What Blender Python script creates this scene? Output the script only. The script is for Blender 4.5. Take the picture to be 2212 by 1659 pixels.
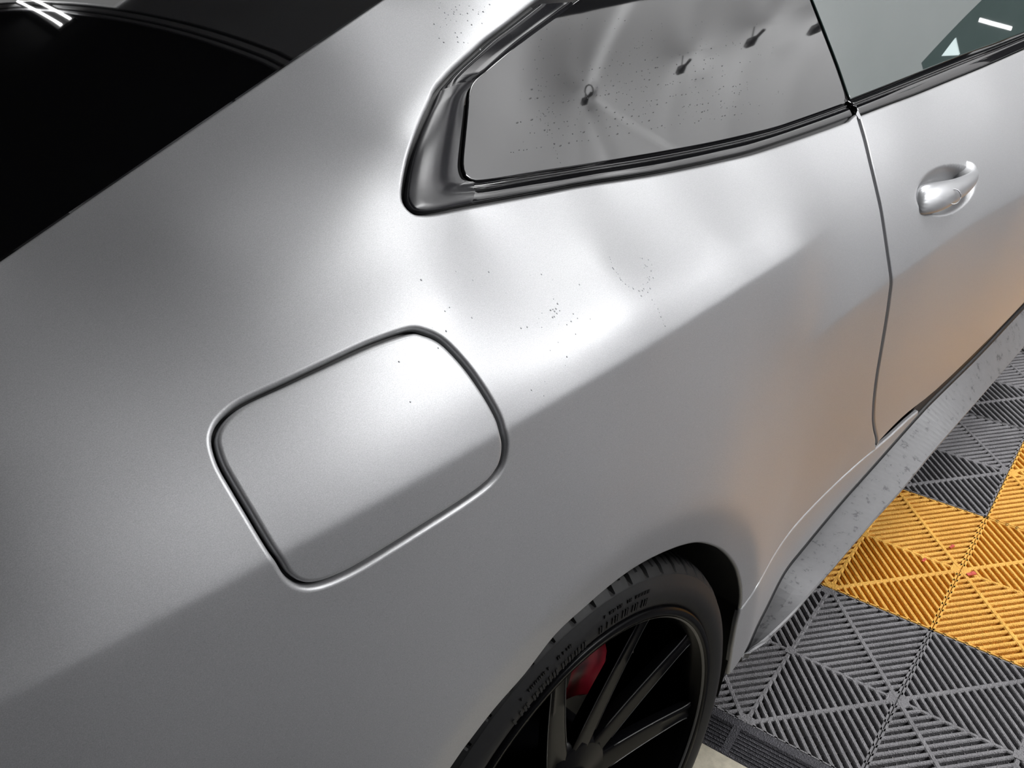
import bpy, bmesh, math, random
import numpy as np
from mathutils import Vector, Matrix
from mathutils.geometry import delaunay_2d_cdt
for o in list(bpy.data.objects): bpy.data.objects.remove(o)
SC=bpy.context.scene; COL=SC.collection
random.seed(4); RNG=np.random.default_rng(7)
# ------------------------------------------------------------------ camera
W_,H_=2212,1659
CAM=np.array([-0.53218,-1.3738,1.40472]); YAW,PIT,ROL,FOC=0.79454,-0.55666,-0.05883,2000.0
def basis():
    f=np.array([np.cos(PIT)*np.cos(YAW),np.cos(PIT)*np.sin(YAW),np.sin(PIT)])
    r=np.cross(f,[0,0,1]);r/=np.linalg.norm(r);u=np.cross(r,f)
    return f,np.cos(ROL)*r+np.sin(ROL)*u,-np.sin(ROL)*r+np.cos(ROL)*u
FW,RT,UP=basis()
cd=bpy.data.cameras.new('camera');cam=bpy.data.objects.new('camera',cd);COL.objects.link(cam)
cd.sensor_fit='HORIZONTAL';cd.sensor_width=36.0;cd.lens=36.0*FOC/W_;cd.clip_start=.02;cd.clip_end=60
# the world axes follow the floor tiles; the car frame is turned by BAY about z
BAY=-0.11552;RB=Matrix.Rotation(BAY,4,'Z')
cam.matrix_world=RB@Matrix(((RT[0],UP[0],-FW[0],CAM[0]),(RT[1],UP[1],-FW[1],CAM[1]),(RT[2],UP[2],-FW[2],CAM[2]),(0,0,0,1)))
SC.camera=cam
SC.view_settings.view_transform='Standard';SC.view_settings.look='None';SC.view_settings.exposure=0.08;SC.view_settings.gamma=1.0
SC.view_settings.use_curve_mapping=False
wd=bpy.data.worlds.new('world');SC.world=wd;wd.use_nodes=True
wd.node_tree.nodes['Background'].inputs[0].default_value=(.80,.86,1,1);wd.node_tree.nodes['Background'].inputs[1].default_value=.10
def area_light(name,loc,target,sx,sy,power,col=(1,1,1)):
    l=bpy.data.lights.new(name,'AREA');l.shape='RECTANGLE';l.size=sx;l.size_y=sy;l.energy=power;l.color=col
    o=bpy.data.objects.new(name,l);COL.objects.link(o);o.location=loc
    d=RB.to_3x3()@(Vector(target)-Vector(loc));o.location=RB@Vector(loc);o.rotation_euler=d.to_track_quat('-Z','Y').to_euler();return o
area_light('sheet_wash',(3.05,-1.15,2.95),(3.4,-1.85,2.4),.5,1.2,12,(1,1,1))  # added lamp, brightens part of the sheet; no such source known
area_light('sheet_fill',(2.4,-3.2,3.28),(3.4,-3.2,1.6),.25,2.6,85,(1,1,1))  # added lamp, lifts the rest of the sheet
area_light('bay_light',(2.3,-1.3,3.34),(2.2,-1.3,0),.9,2.2,58,(1,1,1))
area_light('bay_light',(2.7,-4.2,3.34),(2.5,-4.4,0),.8,3.6,330,(1,1,1))  # added fill lamp on the right, lightens the lower body
area_light('bay_light',(1.25,.15,3.34),(1.25,.15,0),.7,1.1,6,(1,1,1))

# ------------------------------------------------------------------ materials
def mat(name,base=(.5,.5,.5),rough=.5,metal=0.0,spec=.5,ior=1.5,coat=0,coat_r=.05,emit=None,es=0):
    m=bpy.data.materials.new(name);m.use_nodes=True;b=m.node_tree.nodes['Principled BSDF']
    b.inputs['Base Color'].default_value=(*base,1);b.inputs['Roughness'].default_value=rough;b.inputs['Metallic'].default_value=metal
    b.inputs['IOR'].default_value=ior;b.inputs['Specular IOR Level'].default_value=spec;b.inputs['Coat Weight'].default_value=coat;b.inputs['Coat Roughness'].default_value=coat_r
    if emit: b.inputs['Emission Color'].default_value=(*emit,1);b.inputs['Emission Strength'].default_value=es
    return m
def noise(m,scale,detail=3,coord='Object',rough=.5):
    nt=m.node_tree;tc=nt.nodes.new('ShaderNodeTexCoord');n=nt.nodes.new('ShaderNodeTexNoise')
    n.inputs['Scale'].default_value=scale;n.inputs['Detail'].default_value=detail;n.inputs['Roughness'].default_value=rough
    nt.links.new(tc.outputs[coord],n.inputs['Vector']);return n
def ramp(m,src,stops):
    r=m.node_tree.nodes.new('ShaderNodeValToRGB')
    e=r.color_ramp.elements
    while len(e)<len(stops): e.new(.5)
    for i,(p,c) in enumerate(stops): e[i].position=p;e[i].color=(*c,1) if len(c)==3 else c
    m.node_tree.links.new(src,r.inputs['Fac']);return r
def bump(m,src,strength,dist):
    nt=m.node_tree;b=nt.nodes.new('ShaderNodeBump');b.inputs['Strength'].default_value=strength;b.inputs['Distance'].default_value=dist
    nt.links.new(src,b.inputs['Height']);nt.links.new(b.outputs['Normal'],nt.nodes['Principled BSDF'].inputs['Normal'])
def lk(m,src,inp): m.node_tree.links.new(src,m.node_tree.nodes['Principled BSDF'].inputs[inp])
M={}
M['paint']=mat('satin_silver_paint',(0.43, 0.434, 0.444),0.45,0.55)
n=noise(M['paint'],1500,2);r=ramp(M['paint'],n.outputs['Fac'],[(.3,tuple(c*.86 for c in (0.43, 0.434, 0.444))),(.7,tuple(c*1.12 for c in (0.43, 0.434, 0.444)))]);lk(M['paint'],r.outputs['Color'],'Base Color')
bump(M['paint'],n.outputs['Fac'],.05,.0004)
M['paint_dark']=mat('gap_black',(.006,.006,.007),.5)
M['gloss']=mat('gloss_black_trim',(.006,.006,.007),.06,0,.5,1.9)
M['fin']=mat('satin_black_fin',(.020,.020,.023),.28,0,.5,1.5)
M['gloss2']=mat('gloss_black_upper_trim',(.012,.012,.014),.16,0,.5,1.35)
M['glass']=mat('tinted_side_glass',(.010,.010,.011),.015,0,.5,1.95)
M['door_glass']=mat('green_side_glass',(.045,.065,.062),.012,0,.5,1.9)
M['rear_glass']=mat('black_rear_glass',(.003,.003,.0035),.02,0,.5,2.1)
M['rubber']=mat('tire_rubber',(.0095,.0095,.010),.6,0,.35)
n=noise(M['rubber'],60,4);bump(M['rubber'],n.outputs['Fac'],.15,.002)
M['rim']=mat('gloss_black_alloy',(.0025,.0025,.003),.22,0,.5,1.14)
M['rimedge']=mat('dusty_rim_edge',(.10,.10,.10),.35,.5)  # grey of the rim ring; also draws the spoke highlight lines
M['red']=mat('caliper_red',(.13,.004,.010),.3)
M['disc']=mat('brake_disc_steel',(.05,.05,.05),.4,1)
M['liner']=mat('wheel_liner_plastic',(.004,.004,.004),.8)
M['handle']=mat('satin_handle',(.46,.465,.48),.36,.6)
M['skirt']=mat('skirt_satin_blade',(.36,.36,.37),.55,.3)
n=noise(M['skirt'],55,6,rough=.7);r=ramp(M['skirt'],n.outputs['Fac'],[(.36,(.09,.09,.095)),(.42,(.17,.17,.175)),(1,(.20,.20,.205))]);lk(M['skirt'],r.outputs['Color'],'Base Color')
def tilemat(name,c1,c2):
    m=mat(name,c1,.55);n=noise(m,28,5);r=ramp(m,n.outputs['Fac'],[(.3,c2),(.6,c1)]);lk(m,r.outputs['Color'],'Base Color')
    w=noise(m,420,2);bump(m,w.outputs['Fac'],.9,.0025);return m
M['tile_grey']=tilemat('grey_tile_plastic',(.225,.22,.23),(.17,.166,.174))
M['tile_yellow']=tilemat('yellow_tile_plastic',(.88,.48,.09),(.78,.39,.06))
M['edge']=tilemat('edging_plastic',(.060,.058,.068),(.040,.039,.046))
M['concrete']=mat('beige_concrete',(.50,.46,.36),.8)
n=noise(M['concrete'],40,8,rough=.7);r=ramp(M['concrete'],n.outputs['Fac'],[(.3,(.36,.33,.26)),(.6,(.52,.48,.38))]);lk(M['concrete'],r.outputs['Color'],'Base Color')
M['wall']=mat('dark_wall',(.10,.10,.105),.8);n=noise(M['wall'],6,4);r=ramp(M['wall'],n.outputs['Fac'],[(.3,(.085,.085,.09)),(.7,(.12,.12,.125))]);lk(M['wall'],r.outputs['Color'],'Base Color')
M['wallr']=mat('pale_wall',(0.4, 0.4, 0.41),.8)
M['darkfloor']=mat('dark_epoxy_floor',(.045,.045,.048),.6)  # unseen floor made dark so the body paint mirrors less beige
M['diffuser2']=mat('lit_shade',(.8,.8,.8),.6,emit=(.85,1,1),es=3)  # glow put on a plain white triangle
M['ceilpanel']=mat('pale_ceiling_panel',(.85,.85,.86),.8)
M['diffuser']=mat('light_panel_diffuser',(.8,.8,.8),.6,emit=(1,1,1),es=.45)  # glow put on a plain grey board
M['ceiling']=mat('black_ceiling',(.02,.02,.02),.9)
M['sheet']=mat('silver_stretched_sheet',(.80,.80,.81),.45,0)
n=noise(M['sheet'],2.5,3);r=ramp(M['sheet'],n.outputs['Fac'],[(.3,(.74,.74,.75)),(.7,(.84,.84,.85))]);lk(M['sheet'],r.outputs['Color'],'Base Color')
M['tie']=mat('black_toggle',(.01,.01,.01),.5)
M['tube']=mat('led_tube',(1,1,1),.5,emit=(1,1,1),es=10.0)
M['fixture']=mat('fixture_white',(.7,.7,.7),.5)
M['board']=mat('grey_board',(.30,.30,.31),.7)
M['debris']=mat('red_scrap',(.62,.10,.07),.5)
M['water']=mat('water_bead',(.55,.56,.58),.08,.3,.5,1.33)
M['mark']=mat('dried_water_mark',(.02,.02,.022),.3)
M['interior']=mat('cabin_trim',(.02,.02,.02),.6)
# ------------------------------------------------------------------ object helpers
def obj(name,V,F,m,parent=None,smooth=True,normals=None):
    me=bpy.data.meshes.new(name);me.from_pydata([tuple(v) for v in np.asarray(V,float)],[],[tuple(int(i) for i in f) for f in F]);me.update()
    if smooth: me.polygons.foreach_set('use_smooth',[True]*len(me.polygons))
    if m is not None: me.materials.append(m)
    if normals is not None: me.normals_split_custom_set_from_vertices([tuple(n) for n in normals])
    o=bpy.data.objects.new(name,me);COL.objects.link(o)
    if parent is not None: o.parent=parent
    return o
def tag(o,label=None,cat=None,group=None,kind=None):
    if label:o['label']=label
    if cat:o['category']=cat
    if group:o['group']=group
    if kind:o['kind']=kind
    return o
class MB:
    def __init__(s): s.V=[];s.F=[]
    def add(s,V,F):
        b=len(s.V);s.V+=[tuple(map(float,v)) for v in V];s.F+=[tuple(i+b for i in f) for f in F]
    def box(s,c,h,R=None):
        c=np.array(c,float);P=np.array([[x,y,z] for x in(-1,1) for y in(-1,1) for z in(-1,1)])*np.array(h)
        if R is not None:P=P@np.array(R).T
        s.add(P+c,[(0,1,3,2),(4,6,7,5),(0,4,5,1),(2,3,7,6),(0,2,6,4),(1,5,7,3)])
    def sweep(s,secs,closed=True,caps=True,loop=False):
        n=len(secs[0]);V=[v for q in secs for v in q];F=[];m=len(secs)
        for i in range(m if loop else m-1):
            j=(i+1)%m
            for k in range(n if closed else n-1):
                l=(k+1)%n;F.append((i*n+k,i*n+l,j*n+l,j*n+k))
        if caps and not loop and closed: F.append(tuple(range(n))[::-1]);F.append(tuple((m-1)*n+k for k in range(n)))
        s.add(V,F)
    def tube(s,pts,r,n=10):
        pts=[np.array(p,float) for p in pts];secs=[]
        for i,p in enumerate(pts):
            t=pts[min(i+1,len(pts)-1)]-pts[max(i-1,0)];t/=np.linalg.norm(t)
            a=np.cross(t,[0,0,1]) if abs(t[2])<.9 else np.cross(t,[1,0,0]);a/=np.linalg.norm(a);b=np.cross(t,a)
            rr=r[i] if hasattr(r,'__len__') else r
            secs.append([p+rr*(np.cos(u)*a+np.sin(u)*b) for u in np.linspace(0,2*np.pi,n,endpoint=False)])
        s.sweep(secs)
    def build(s,name,m,parent=None,smooth=False):
        o=obj(name,s.V,s.F,m,parent,smooth)
        bm=bmesh.new();bm.from_mesh(o.data);bmesh.ops.recalc_face_normals(bm,faces=bm.faces);bm.to_mesh(o.data);bm.free();return o
def empty(name,loc=(0,0,0)):
    o=bpy.data.objects.new(name,None);COL.objects.link(o);o.location=loc;o.empty_display_size=.1;return o
# ------------------------------------------------------------------ body surface
LAM=3e-3;HAMP=.0042
def ray(px):
    px=np.atleast_2d(np.asarray(px,float))
    return FW+((px[:,:1]-W_/2)/FOC)*RT-((px[:,1:2]-H_/2)/FOC)*UP
def px_y(px,y):
    d=ray(px);t=(np.asarray(y,float)-CAM[1])/d[:,1];return CAM+d*t[:,None]
def px_z(px,z):
    d=ray(px);t=(np.asarray(z,float)-CAM[2])/d[:,2];return CAM+d*t[:,None]
def proj(P):
    d=np.atleast_2d(P)-CAM;z=d@FW
    return np.stack([W_/2+FOC*(d@RT)/z,H_/2-FOC*(d@UP)/z],-1)
TA=np.radians(35);ca,sa=np.cos(TA),np.sin(TA)
def dom(P):
    P=np.atleast_2d(P);return np.stack([P[:,0],P[:,1]*sa+P[:,2]*ca],-1),-P[:,1]*ca+P[:,2]*sa
def undom(q,h):
    return np.stack([q[:,0],q[:,1]*sa-h*ca,q[:,1]*ca+h*sa],-1)
# ---- control points
C=[]
def cp(px,y): C.append(px_y([px],[y])[0])
def cx(*P): C.append(np.array(P,float))
LA=[((0,1510),-.905),((300,1360),-.914),((585,1215),-.92),((1092,933),-.922),((1300,808),-.917),((1446,714),-.911),((1550,654),-.905),((1674,575),-.897),((1737,533),-.893)]
LB=[((1716,770),-.901),((1757,729),-.90),((1841,666),-.90),((1929,604),-.90),((2012,546),-.902),((2212,420),-.904)]
for p,y in LA+LB: cp(p,y)
PA=np.array([px_y([p],[y])[0] for p,y in LA]);PB=np.array([px_y([p],[y])[0] for p,y in LB])
qa,_=dom(PA);qb,_=dom(PB)
fa=np.polyfit(qa[:,0],qa[:,1],2);fb=np.polyfit(qb[:,0],qb[:,1],2)
# belt
for p,y in [((880,440),-.80),((1000,460),-.80),((1150,433),-.80),((1300,405),-.80),((1560,350),-.803),((1700,312),-.806),((1850,258),-.808),((2000,200),-.806),((2212,110),-.80)]: cp(p,y)
# pillar outer trim edge
for p,y in [((896,298),-.775),((936,207),-.75),((1000,130),-.725),((1099,47),-.705),((1159,0),-.692)]: cp(p,y)
cx(.45,-.655,1.285);cx(.8,-.635,1.325);cx(1.2,-.63,1.34)
# rear glass edge
for p,y in [((0,560),-.665),((200,423),-.66),((400,287),-.652),((600,150),-.643),((820,0),-.63)]: cp(p,y)
cx(-.55,-.71,1.095);cx(-.75,-.72,1.06);cx(.3,-.61,1.325);cx(.6,-.60,1.365);cx(1.0,-.6,1.38)
# window mid
def zb(x): return np.interp(x,[-.05,.2,.4,.7,1.0,1.4,2],[1.11,1.082,1.045,1.015,1.0,.973,.94])
for x in (.35,.7,1.05,1.4):
    cx(x,-.79+.062,zb(x)+.1);cx(x,-.79+.13,zb(x)+.2 if x>.3 else zb(x)+.15)
cx(.15,-.745,1.15)
# shoulder sections
cx(-.75,-.80,1.03);cx(-.75,-.86,.97);cx(-.75,-.875,.85);cx(-.75,-.87,.6);cx(-.75,-.84,.35)
cx(-.45,-.80,1.098);cx(-.45,-.868,1.05)
cx(-.25,-.745,1.150);cx(-.25,-.835,1.098);cx(-.25,-.888,1.04)
cx(-.1,-.862,1.075);cx(.1,-.868,1.03);cx(.3,-.868,.99);cx(.5,-.868,.95)
# side below A
for x,y,z in [(-.45,-.922,.88),(-.45,-.918,.7),(-.45,-.90,.45),(-.2,-.934,.88),(-.15,-.94,.78),(0,-.934,.86),(.05,-.94,.76),(.25,-.925,.80),(.25,-.933,.66),(.38,-.912,.62),(.36,-.905,.45),(.36,-.903,.38),(.34,-.902,.28),(.40,-.897,.22),
  (.45,-.906,.82),(.5,-.896,.66),(.55,-.876,.5),(.47,-.89,.40),(.5,-.878,.28),(.8,-.892,.69),(.8,-.880,.58),(.8,-.868,.48),(.8,-.85,.38),(.8,-.842,.26),
  (1.2,-.892,.66),(1.2,-.872,.5),(1.2,-.842,.3),(1.8,-.90,.74),(1.8,-.87,.5),(1.8,-.84,.28),(1.8,-.79,.95),(1.8,-.86,.85),
  (.8,-.868,.90),(.8,-.845,.95),(1.2,-.87,.86),(1.2,-.845,.92),(-.40,-.93,.62)]: cx(x,y,z)
C=np.array(C)
def flare(q,h):
    z=q[:,1]*ca+h*sa;x=q[:,0]
    rho=np.hypot(x+.005,z-.335);w=.006
    u=(.425-rho)/w
    s=np.where(u>30,u,np.log1p(np.exp(np.minimum(u,30))))*w
    return -.38*s*(z>.2)
def creases(q):
    x,t=q[:,0],q[:,1];h=np.zeros(len(q))
    ss=lambda a,b,v:(lambda u:u*u*(3-2*u))(np.clip((v-a)/(b-a),0,1))
    for f,k,r in ((fa,.23*(1-ss(.30,.62,x))*ss(-1.2,-.7,x),.0035),(fb,.17*ss(.38,.62,x),.004)):
        xc=np.clip(x,-.8,1.9)
        d=(t-np.polyval(f,xc))/np.sqrt(1+np.polyval(np.polyder(f),xc)**2)
        s=np.sqrt(d*d+r*r)-r
        h-=k*.09*np.tanh(s/.09)
    return h
def tk(r2): return .5*r2*np.log(r2+1e-12)
qc,hc=dom(C);resid=hc-creases(qc)-flare(qc,hc)
n=len(C);K=tk(((qc[:,None]-qc[None])**2).sum(-1))+np.eye(n)*LAM
P_=np.hstack([np.ones((n,1)),qc]);MX=np.block([[K,P_],[P_.T,np.zeros((3,3))]])
wts=np.linalg.solve(MX,np.concatenate([resid,np.zeros(3)]))
EXTRA=[]  # extra height functions f(q,h)->dh
def HH(q):
    q=np.atleast_2d(q);out=np.zeros(len(q))
    for i in range(0,len(q),4000):
        b=q[i:i+4000];out[i:i+4000]=tk(((b[:,None]-qc[None])**2).sum(-1))@wts[:-3]+wts[-3]+b@wts[-2:]
    out+=creases(q)
    e=np.zeros(len(q))
    for f in EXTRA: e+=f(q,out)
    return out+e
EXTRA.append(flare)
HA=np.array([[-.20,0.],[.02,0.],[.25,0.],[.45,0.]])
def haunch(q,h):
    x=q[:,0];o=q[:,1]-np.polyval(fa,np.clip(x,-.8,1.9))
    g=np.exp(-((x-.10)/.27)**2)
    return g*(HAMP*np.exp(-((o-.035)/.034)**2)-.0022*np.exp(-((o-.118)/.036)**2))
EXTRA.append(haunch)
def S(q): q=np.atleast_2d(q);return undom(q,HH(q))
def NRM(q,e=.0015):
    q=np.atleast_2d(q)
    hx=(HH(q+[e,0])-HH(q-[e,0]))/(2*e);ht=(HH(q+[0,e])-HH(q-[0,e]))/(2*e)
    # tangents
    a=np.stack([np.ones_like(hx),-hx*ca,hx*sa],-1);b=np.stack([0*ht,sa-ht*ca,ca+ht*sa],-1)
    nn=np.cross(a,b)
    nn/=np.linalg.norm(nn,axis=1)[:,None];nn*=-np.sign(nn[:,1:2]*1-0*1) if False else 1
    return nn*np.where((nn@np.array([0,-ca,sa]))<0,-1,1)[:,None]
def cast(px,lo=.15,hi=3.2,n=500):
    px=np.atleast_2d(np.asarray(px,float));d=ray(px);s=np.linspace(lo,hi,n);out=np.zeros((len(px),2))
    for i in range(len(px)):
        P=CAM+d[i]*s[:,None];q,h=dom(P);F=h-HH(q)
        k=np.where((F[:-1]>0)&(F[1:]<=0))[0]
        if len(k)==0: out[i]=np.nan;continue
        a,b=s[k[0]],s[k[0]+1]
        for _ in range(5):
            m=np.linspace(a,b,12);P=CAM+d[i]*m[:,None];q,h=dom(P);F=h-HH(q);j=max(0,np.where(F>0)[0].max());a,b=m[j],m[min(j+1,11)]
        out[i]=dom(CAM+d[i]*((a+b)/2))[0][0]
    return out
# ------------------------------------------------------------------ panels
def resample(P,ds,closed=True):
    P=np.asarray(P,float)
    if closed:P=np.vstack([P,P[:1]])
    L=np.r_[0,np.cumsum(np.linalg.norm(np.diff(P,axis=0),axis=1))]
    n=max(3,int(round(L[-1]/ds)));t=np.linspace(0,L[-1],n+1)
    Q=np.stack([np.interp(t,L,P[:,k]) for k in range(P.shape[1])],-1)
    return Q[:-1] if closed else Q
def spline(P,n=8):
    """Catmull-Rom through px points"""
    P=np.asarray(P,float);Q=np.vstack([2*P[0]-P[1],P,2*P[-1]-P[-2]]);out=[]
    for i in range(1,len(Q)-2):
        for u in np.linspace(0,1,n,endpoint=False):
            a,b,c,d=Q[i-1:i+3];out.append(.5*(2*b+(c-a)*u+(2*a-5*b+4*c-d)*u*u+(3*b-a-3*c+d)*u**3))
    out.append(P[-1]);return np.array(out)
def splinec(P,n=6):
    P=np.asarray(P,float);m=len(P);out=[]
    for i in range(m):
        a,b,c,d=P[i-1],P[i],P[(i+1)%m],P[(i+2)%m]
        for u in np.linspace(0,1,n,endpoint=False):
            out.append(.5*(2*b+(c-a)*u+(2*a-5*b+4*c-d)*u*u+(3*b-a-3*c+d)*u**3))
    return np.array(out)
def offs(P,d,closed=True):
    """offset px polyline to the left of travel by d"""
    P=np.asarray(P,float)
    T=(np.roll(P,-1,0)-np.roll(P,1,0)) if closed else np.gradient(P,axis=0)
    T/=np.linalg.norm(T,axis=1)[:,None]+1e-9
    return P+d*np.stack([T[:,1],-T[:,0]],-1)
def area2(P): x,y=P[:,0],P[:,1];return .5*np.sum(x*np.roll(y,-1)-np.roll(x,-1)*y)
def inside(P,poly):
    x,y=P[:,0],P[:,1];r=np.zeros(len(P),bool);n=len(poly)
    for i in range(n):
        x1,y1=poly[i];x2,y2=poly[(i+1)%n]
        if y1==y2:continue
        c=((y1>y)!=(y2>y))&(x<(x2-x1)*(y-y1)/(y2-y1)+x1);r^=c
    return r
def distpoly(P,poly):
    d=np.full(len(P),9.);n=len(poly)
    for i in range(n):
        a=poly[i];b=poly[(i+1)%n]-a;t=np.clip(((P-a)@b)/(b@b+1e-12),0,1)
        d=np.minimum(d,np.linalg.norm(P-a-t[:,None]*b,axis=1))
    return d
PROFILE=[(0,.0036,82),(.0005,.0017,62),(.0014,.0007,42),(.0027,.00015,18),(.0042,0,0)]
def ring_of(q,prof,sink=0):
    """q: CCW domain ring -> list of ring (verts, normals, domain)"""
    P0=S(q);N=NRM(q);T=np.roll(P0,-1,0)-np.roll(P0,1,0);T/=np.linalg.norm(T,axis=1)[:,None]
    m=np.cross(T,N);m/=np.linalg.norm(m,axis=1)[:,None]   # outward or inward
    c=P0.mean(0)
    # orientation: test with domain area
    if (np.sign(area2(q))<0): m=-m
    # ensure outward: in domain, right side of CCW travel
    T2=np.roll(q,-1,0)-np.roll(q,1,0);out2=np.stack([T2[:,1],-T2[:,0]],-1)*np.sign(area2(q))
    m2=np.stack([m[:,0],m[:,1]*sa+m[:,2]*ca],-1)
    if ((out2*m2).sum(1)).mean()<0:m=-m
    rings=[]
    for d,dep,tilt in prof:
        Pd=P0-m*d;qd=dom(Pd)[0];Nd=NRM(qd);Pv=S(qd)-Nd*(dep+sink);a=math.radians(tilt)
        nn=Nd*math.cos(a)+m*math.sin(a);nn/=np.linalg.norm(nn,axis=1)[:,None]
        rings.append((Pv,nn,qd))
    return rings,P0,N,m
def panel(name,outer,holes,m,parent,spacing=.009,ds=.0035,prof=PROFILE,flange=.008,sink=0,hole_prof=None,extra=None,hole_flange=None,flat_flange=False,ddepth=None):
    V=[];NN=[];F=[];loops=[]
    def addring(poly,isout,pr,fl):
        q=resample(poly,ds)
        if (area2(q)>0)!=isout:q=q[::-1]
        # for holes: 'outward from panel' is into the hole
        rings,P0,N,mm=ring_of(q,pr,sink) if isout else ring_of_hole(q,pr,sink)
        n=len(q);base=len(V)
        if fl>0:
            Pb=P0-N*(fl+sink);nb=mm
            V.extend(Pb);NN.extend(nb);V.extend(rings[0][0]);NN.extend(mm)
            for k in range(n):
                l=(k+1)%n;F.append((base+k,base+l,base+n+l,base+n+k))
            base=len(V)
        for R in rings: V.extend(R[0]);NN.extend(R[1])
        for j in range(len(rings)-1):
            for k in range(n):
                l=(k+1)%n;F.append((base+j*n+k,base+j*n+l,base+(j+1)*n+l,base+(j+1)*n+k))
        loops.append((base+(len(rings)-1)*n,rings[-1][2]))
    def ring_of_hole(q,pr,sk):
        qq=q[::-1];rings,P0,N,mm=ring_of(qq,[(-d,dep,-t) for d,dep,t in pr],sk)
        return [(r[0][::-1],r[1][::-1],r[2][::-1]) for r in rings],P0[::-1],N[::-1],-mm[::-1]
    addring(outer,True,prof,flange)
    for h in holes: addring(h,False,hole_prof or prof,flange if hole_flange is None else hole_flange)
    oq=loops[0][1];lo=oq.min(0);hi=oq.max(0)
    gx,gt=np.meshgrid(np.arange(lo[0],hi[0],spacing),np.arange(lo[1],hi[1],spacing*.8))
    gx=gx+((np.arange(gx.shape[0])%2)*.5*spacing)[:,None]
    G=np.stack([gx.ravel(),gt.ravel()],-1)
    cr=[]
    for f in (fa,fb):
        xs=np.arange(lo[0],min(hi[0],1.9),spacing*.7)
        for dd in (0,.0012,-.0012,.0028,-.0028,.006,-.006): cr.append(np.stack([xs,np.polyval(f,xs)+dd],-1))
        dist=np.abs(G[:,1]-np.polyval(f,G[:,0]));G=G[dist>.0085]
    G=np.vstack([G]+cr+([extra] if extra is not None else []))
    ok=inside(G,oq);
    for l in loops[1:]: ok&=~inside(G,l[1])
    G=G[ok];dm=np.full(len(G),9.)
    for l in loops: dm=np.minimum(dm,distpoly(G,l[1]))
    G=G[dm>.0016]
    pts=[];edges=[];gid=[]
    for b,l in loops:
        n=len(l);s=len(pts);pts+=[Vector(p) for p in l];gid+=list(range(b,b+n));edges+=[(s+k,s+(k+1)%n) for k in range(n)]
    gb=len(V);P=S(G)-NRM(G)*sink;V.extend(P);NN.extend(NRM(G));pts+=[Vector(p) for p in G];gid+=list(range(gb,gb+len(G)))
    vv,_,ff,ov,_,_=delaunay_2d_cdt(pts,edges,[],0,1e-6,True)
    vv=np.array([[v.x,v.y] for v in vv]);mp=[]
    for i,o in enumerate(ov):
        if len(o): mp.append(gid[o[0]])
        else:
            q=vv[i:i+1];mp.append(len(V));V.extend(S(q)-NRM(q)*sink);NN.extend(NRM(q))
    ff=np.array([f for f in ff if len(f)==3]);cen=vv[ff].mean(1);ok=inside(cen,oq)
    for l in loops[1:]: ok&=~inside(cen,l[1])
    for f in ff[ok]: F.append(tuple(mp[i] for i in f))
    V=np.array(V);NN=np.array(NN)
    # make winding agree with normals
    F2=[]
    for f in F:
        if len(set(f))<3:continue
        a,b,c=V[f[0]],V[f[1]],V[f[2]];nf=np.cross(b-a,c-a)
        if nf@(NN[f[0]]+NN[f[1]]+NN[f[2]])<0:f=f[::-1]
        F2.append(f)
    return obj(name,V,F2,m,parent,True,NN)
def strip(name,polyq,w,depth,m,parent,closed=False):
    """dark backing strip following a domain polyline, sunk below the surface"""
    q=resample(polyq,.008,closed);T=(np.roll(q,-1,0)-np.roll(q,1,0)) if closed else np.gradient(q,axis=0)
    T/=np.linalg.norm(T,axis=1)[:,None];o=np.stack([T[:,1],-T[:,0]],-1)
    A=q+o*w;B=q-o*w;PA_=S(A)-NRM(A)*depth;PB_=S(B)-NRM(B)*depth;n=len(q)
    F=[(k,(k+1)%n,n+(k+1)%n,n+k) for k in range(n if closed else n-1)]
    return obj(name,np.vstack([PA_,PB_]),F,m,parent)
def xz(x,z):
    """domain point of the surface at given x,z"""
    x=np.atleast_1d(np.asarray(x,float));z=np.atleast_1d(np.asarray(z,float));q=np.stack([x,-.9*sa+z*ca],-1)
    for _ in range(12):
        P=S(q);q[:,1]+=(z-P[:,2])*.9
    return q
car=empty('car');tag(car,'satin silver-grey two-door car with black rear wheel, seen from its right rear quarter','car')
# px outlines ------------------------------------------------------
FLAP=splinec([(884,720),(804,747),(729,781),(617,833),(542,867),(505,889),(479,915),(467,942),(469,968),(482,1005),(505,1046),(542,1108),(579,1170),(606,1211),(624,1240),(647,1257),(673,1261),(710,1252),(766,1226),(841,1181),(916,1134),(990,1087),(1047,1046),(1073,1016),(1084,990),(1087,960),(1082,934),(1073,904),(1047,856),(1009,800),(972,758),(946,736),(916,723)],4)
DOORG=spline([(1850,236),(1853,248),(1857,262),(1868,300),(1880,350),(1893,405),(1903,450),(1911,500),(1918,550),(1925,604),(1922,640),(1915,690),(1905,750),(1895,810),(1889,860),(1887,900),(1889,925),(1894,948),(1893,967)],5)
WIN_OUT=spline([(1159,0),(1099,47),(1054,80),(1018,112),(981,145),(960,168),(942,190),(928,222),(914,252),(896,298),(882,343),(873,388),(870,424),(877,444),(893,459),(914,463),(950,460),(1023,446),(1077,436),(1167,419),(1260,401),(1400,380),(1500,361),(1560,348),(1620,334),(1679,316),(1739,296),(1799,275),(1846,257)],4)
ARCH=spline([(1599,1318),(1602,1287),(1598,1253),(1589,1226),(1573,1203),(1550,1185),(1516,1175),(1487,1177),(1449,1189),(1403,1210),(1358,1237),(1313,1271),(1268,1310),(1200,1373),(1135,1457),(1067,1535),(1000,1622)],4)
SILLJ=spline([(1599,1318),(1625,1283),(1650,1240),(1675,1195),(1710,1145),(1750,1100),(1800,1050),(1850,1004),(1893,968)],4)
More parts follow.
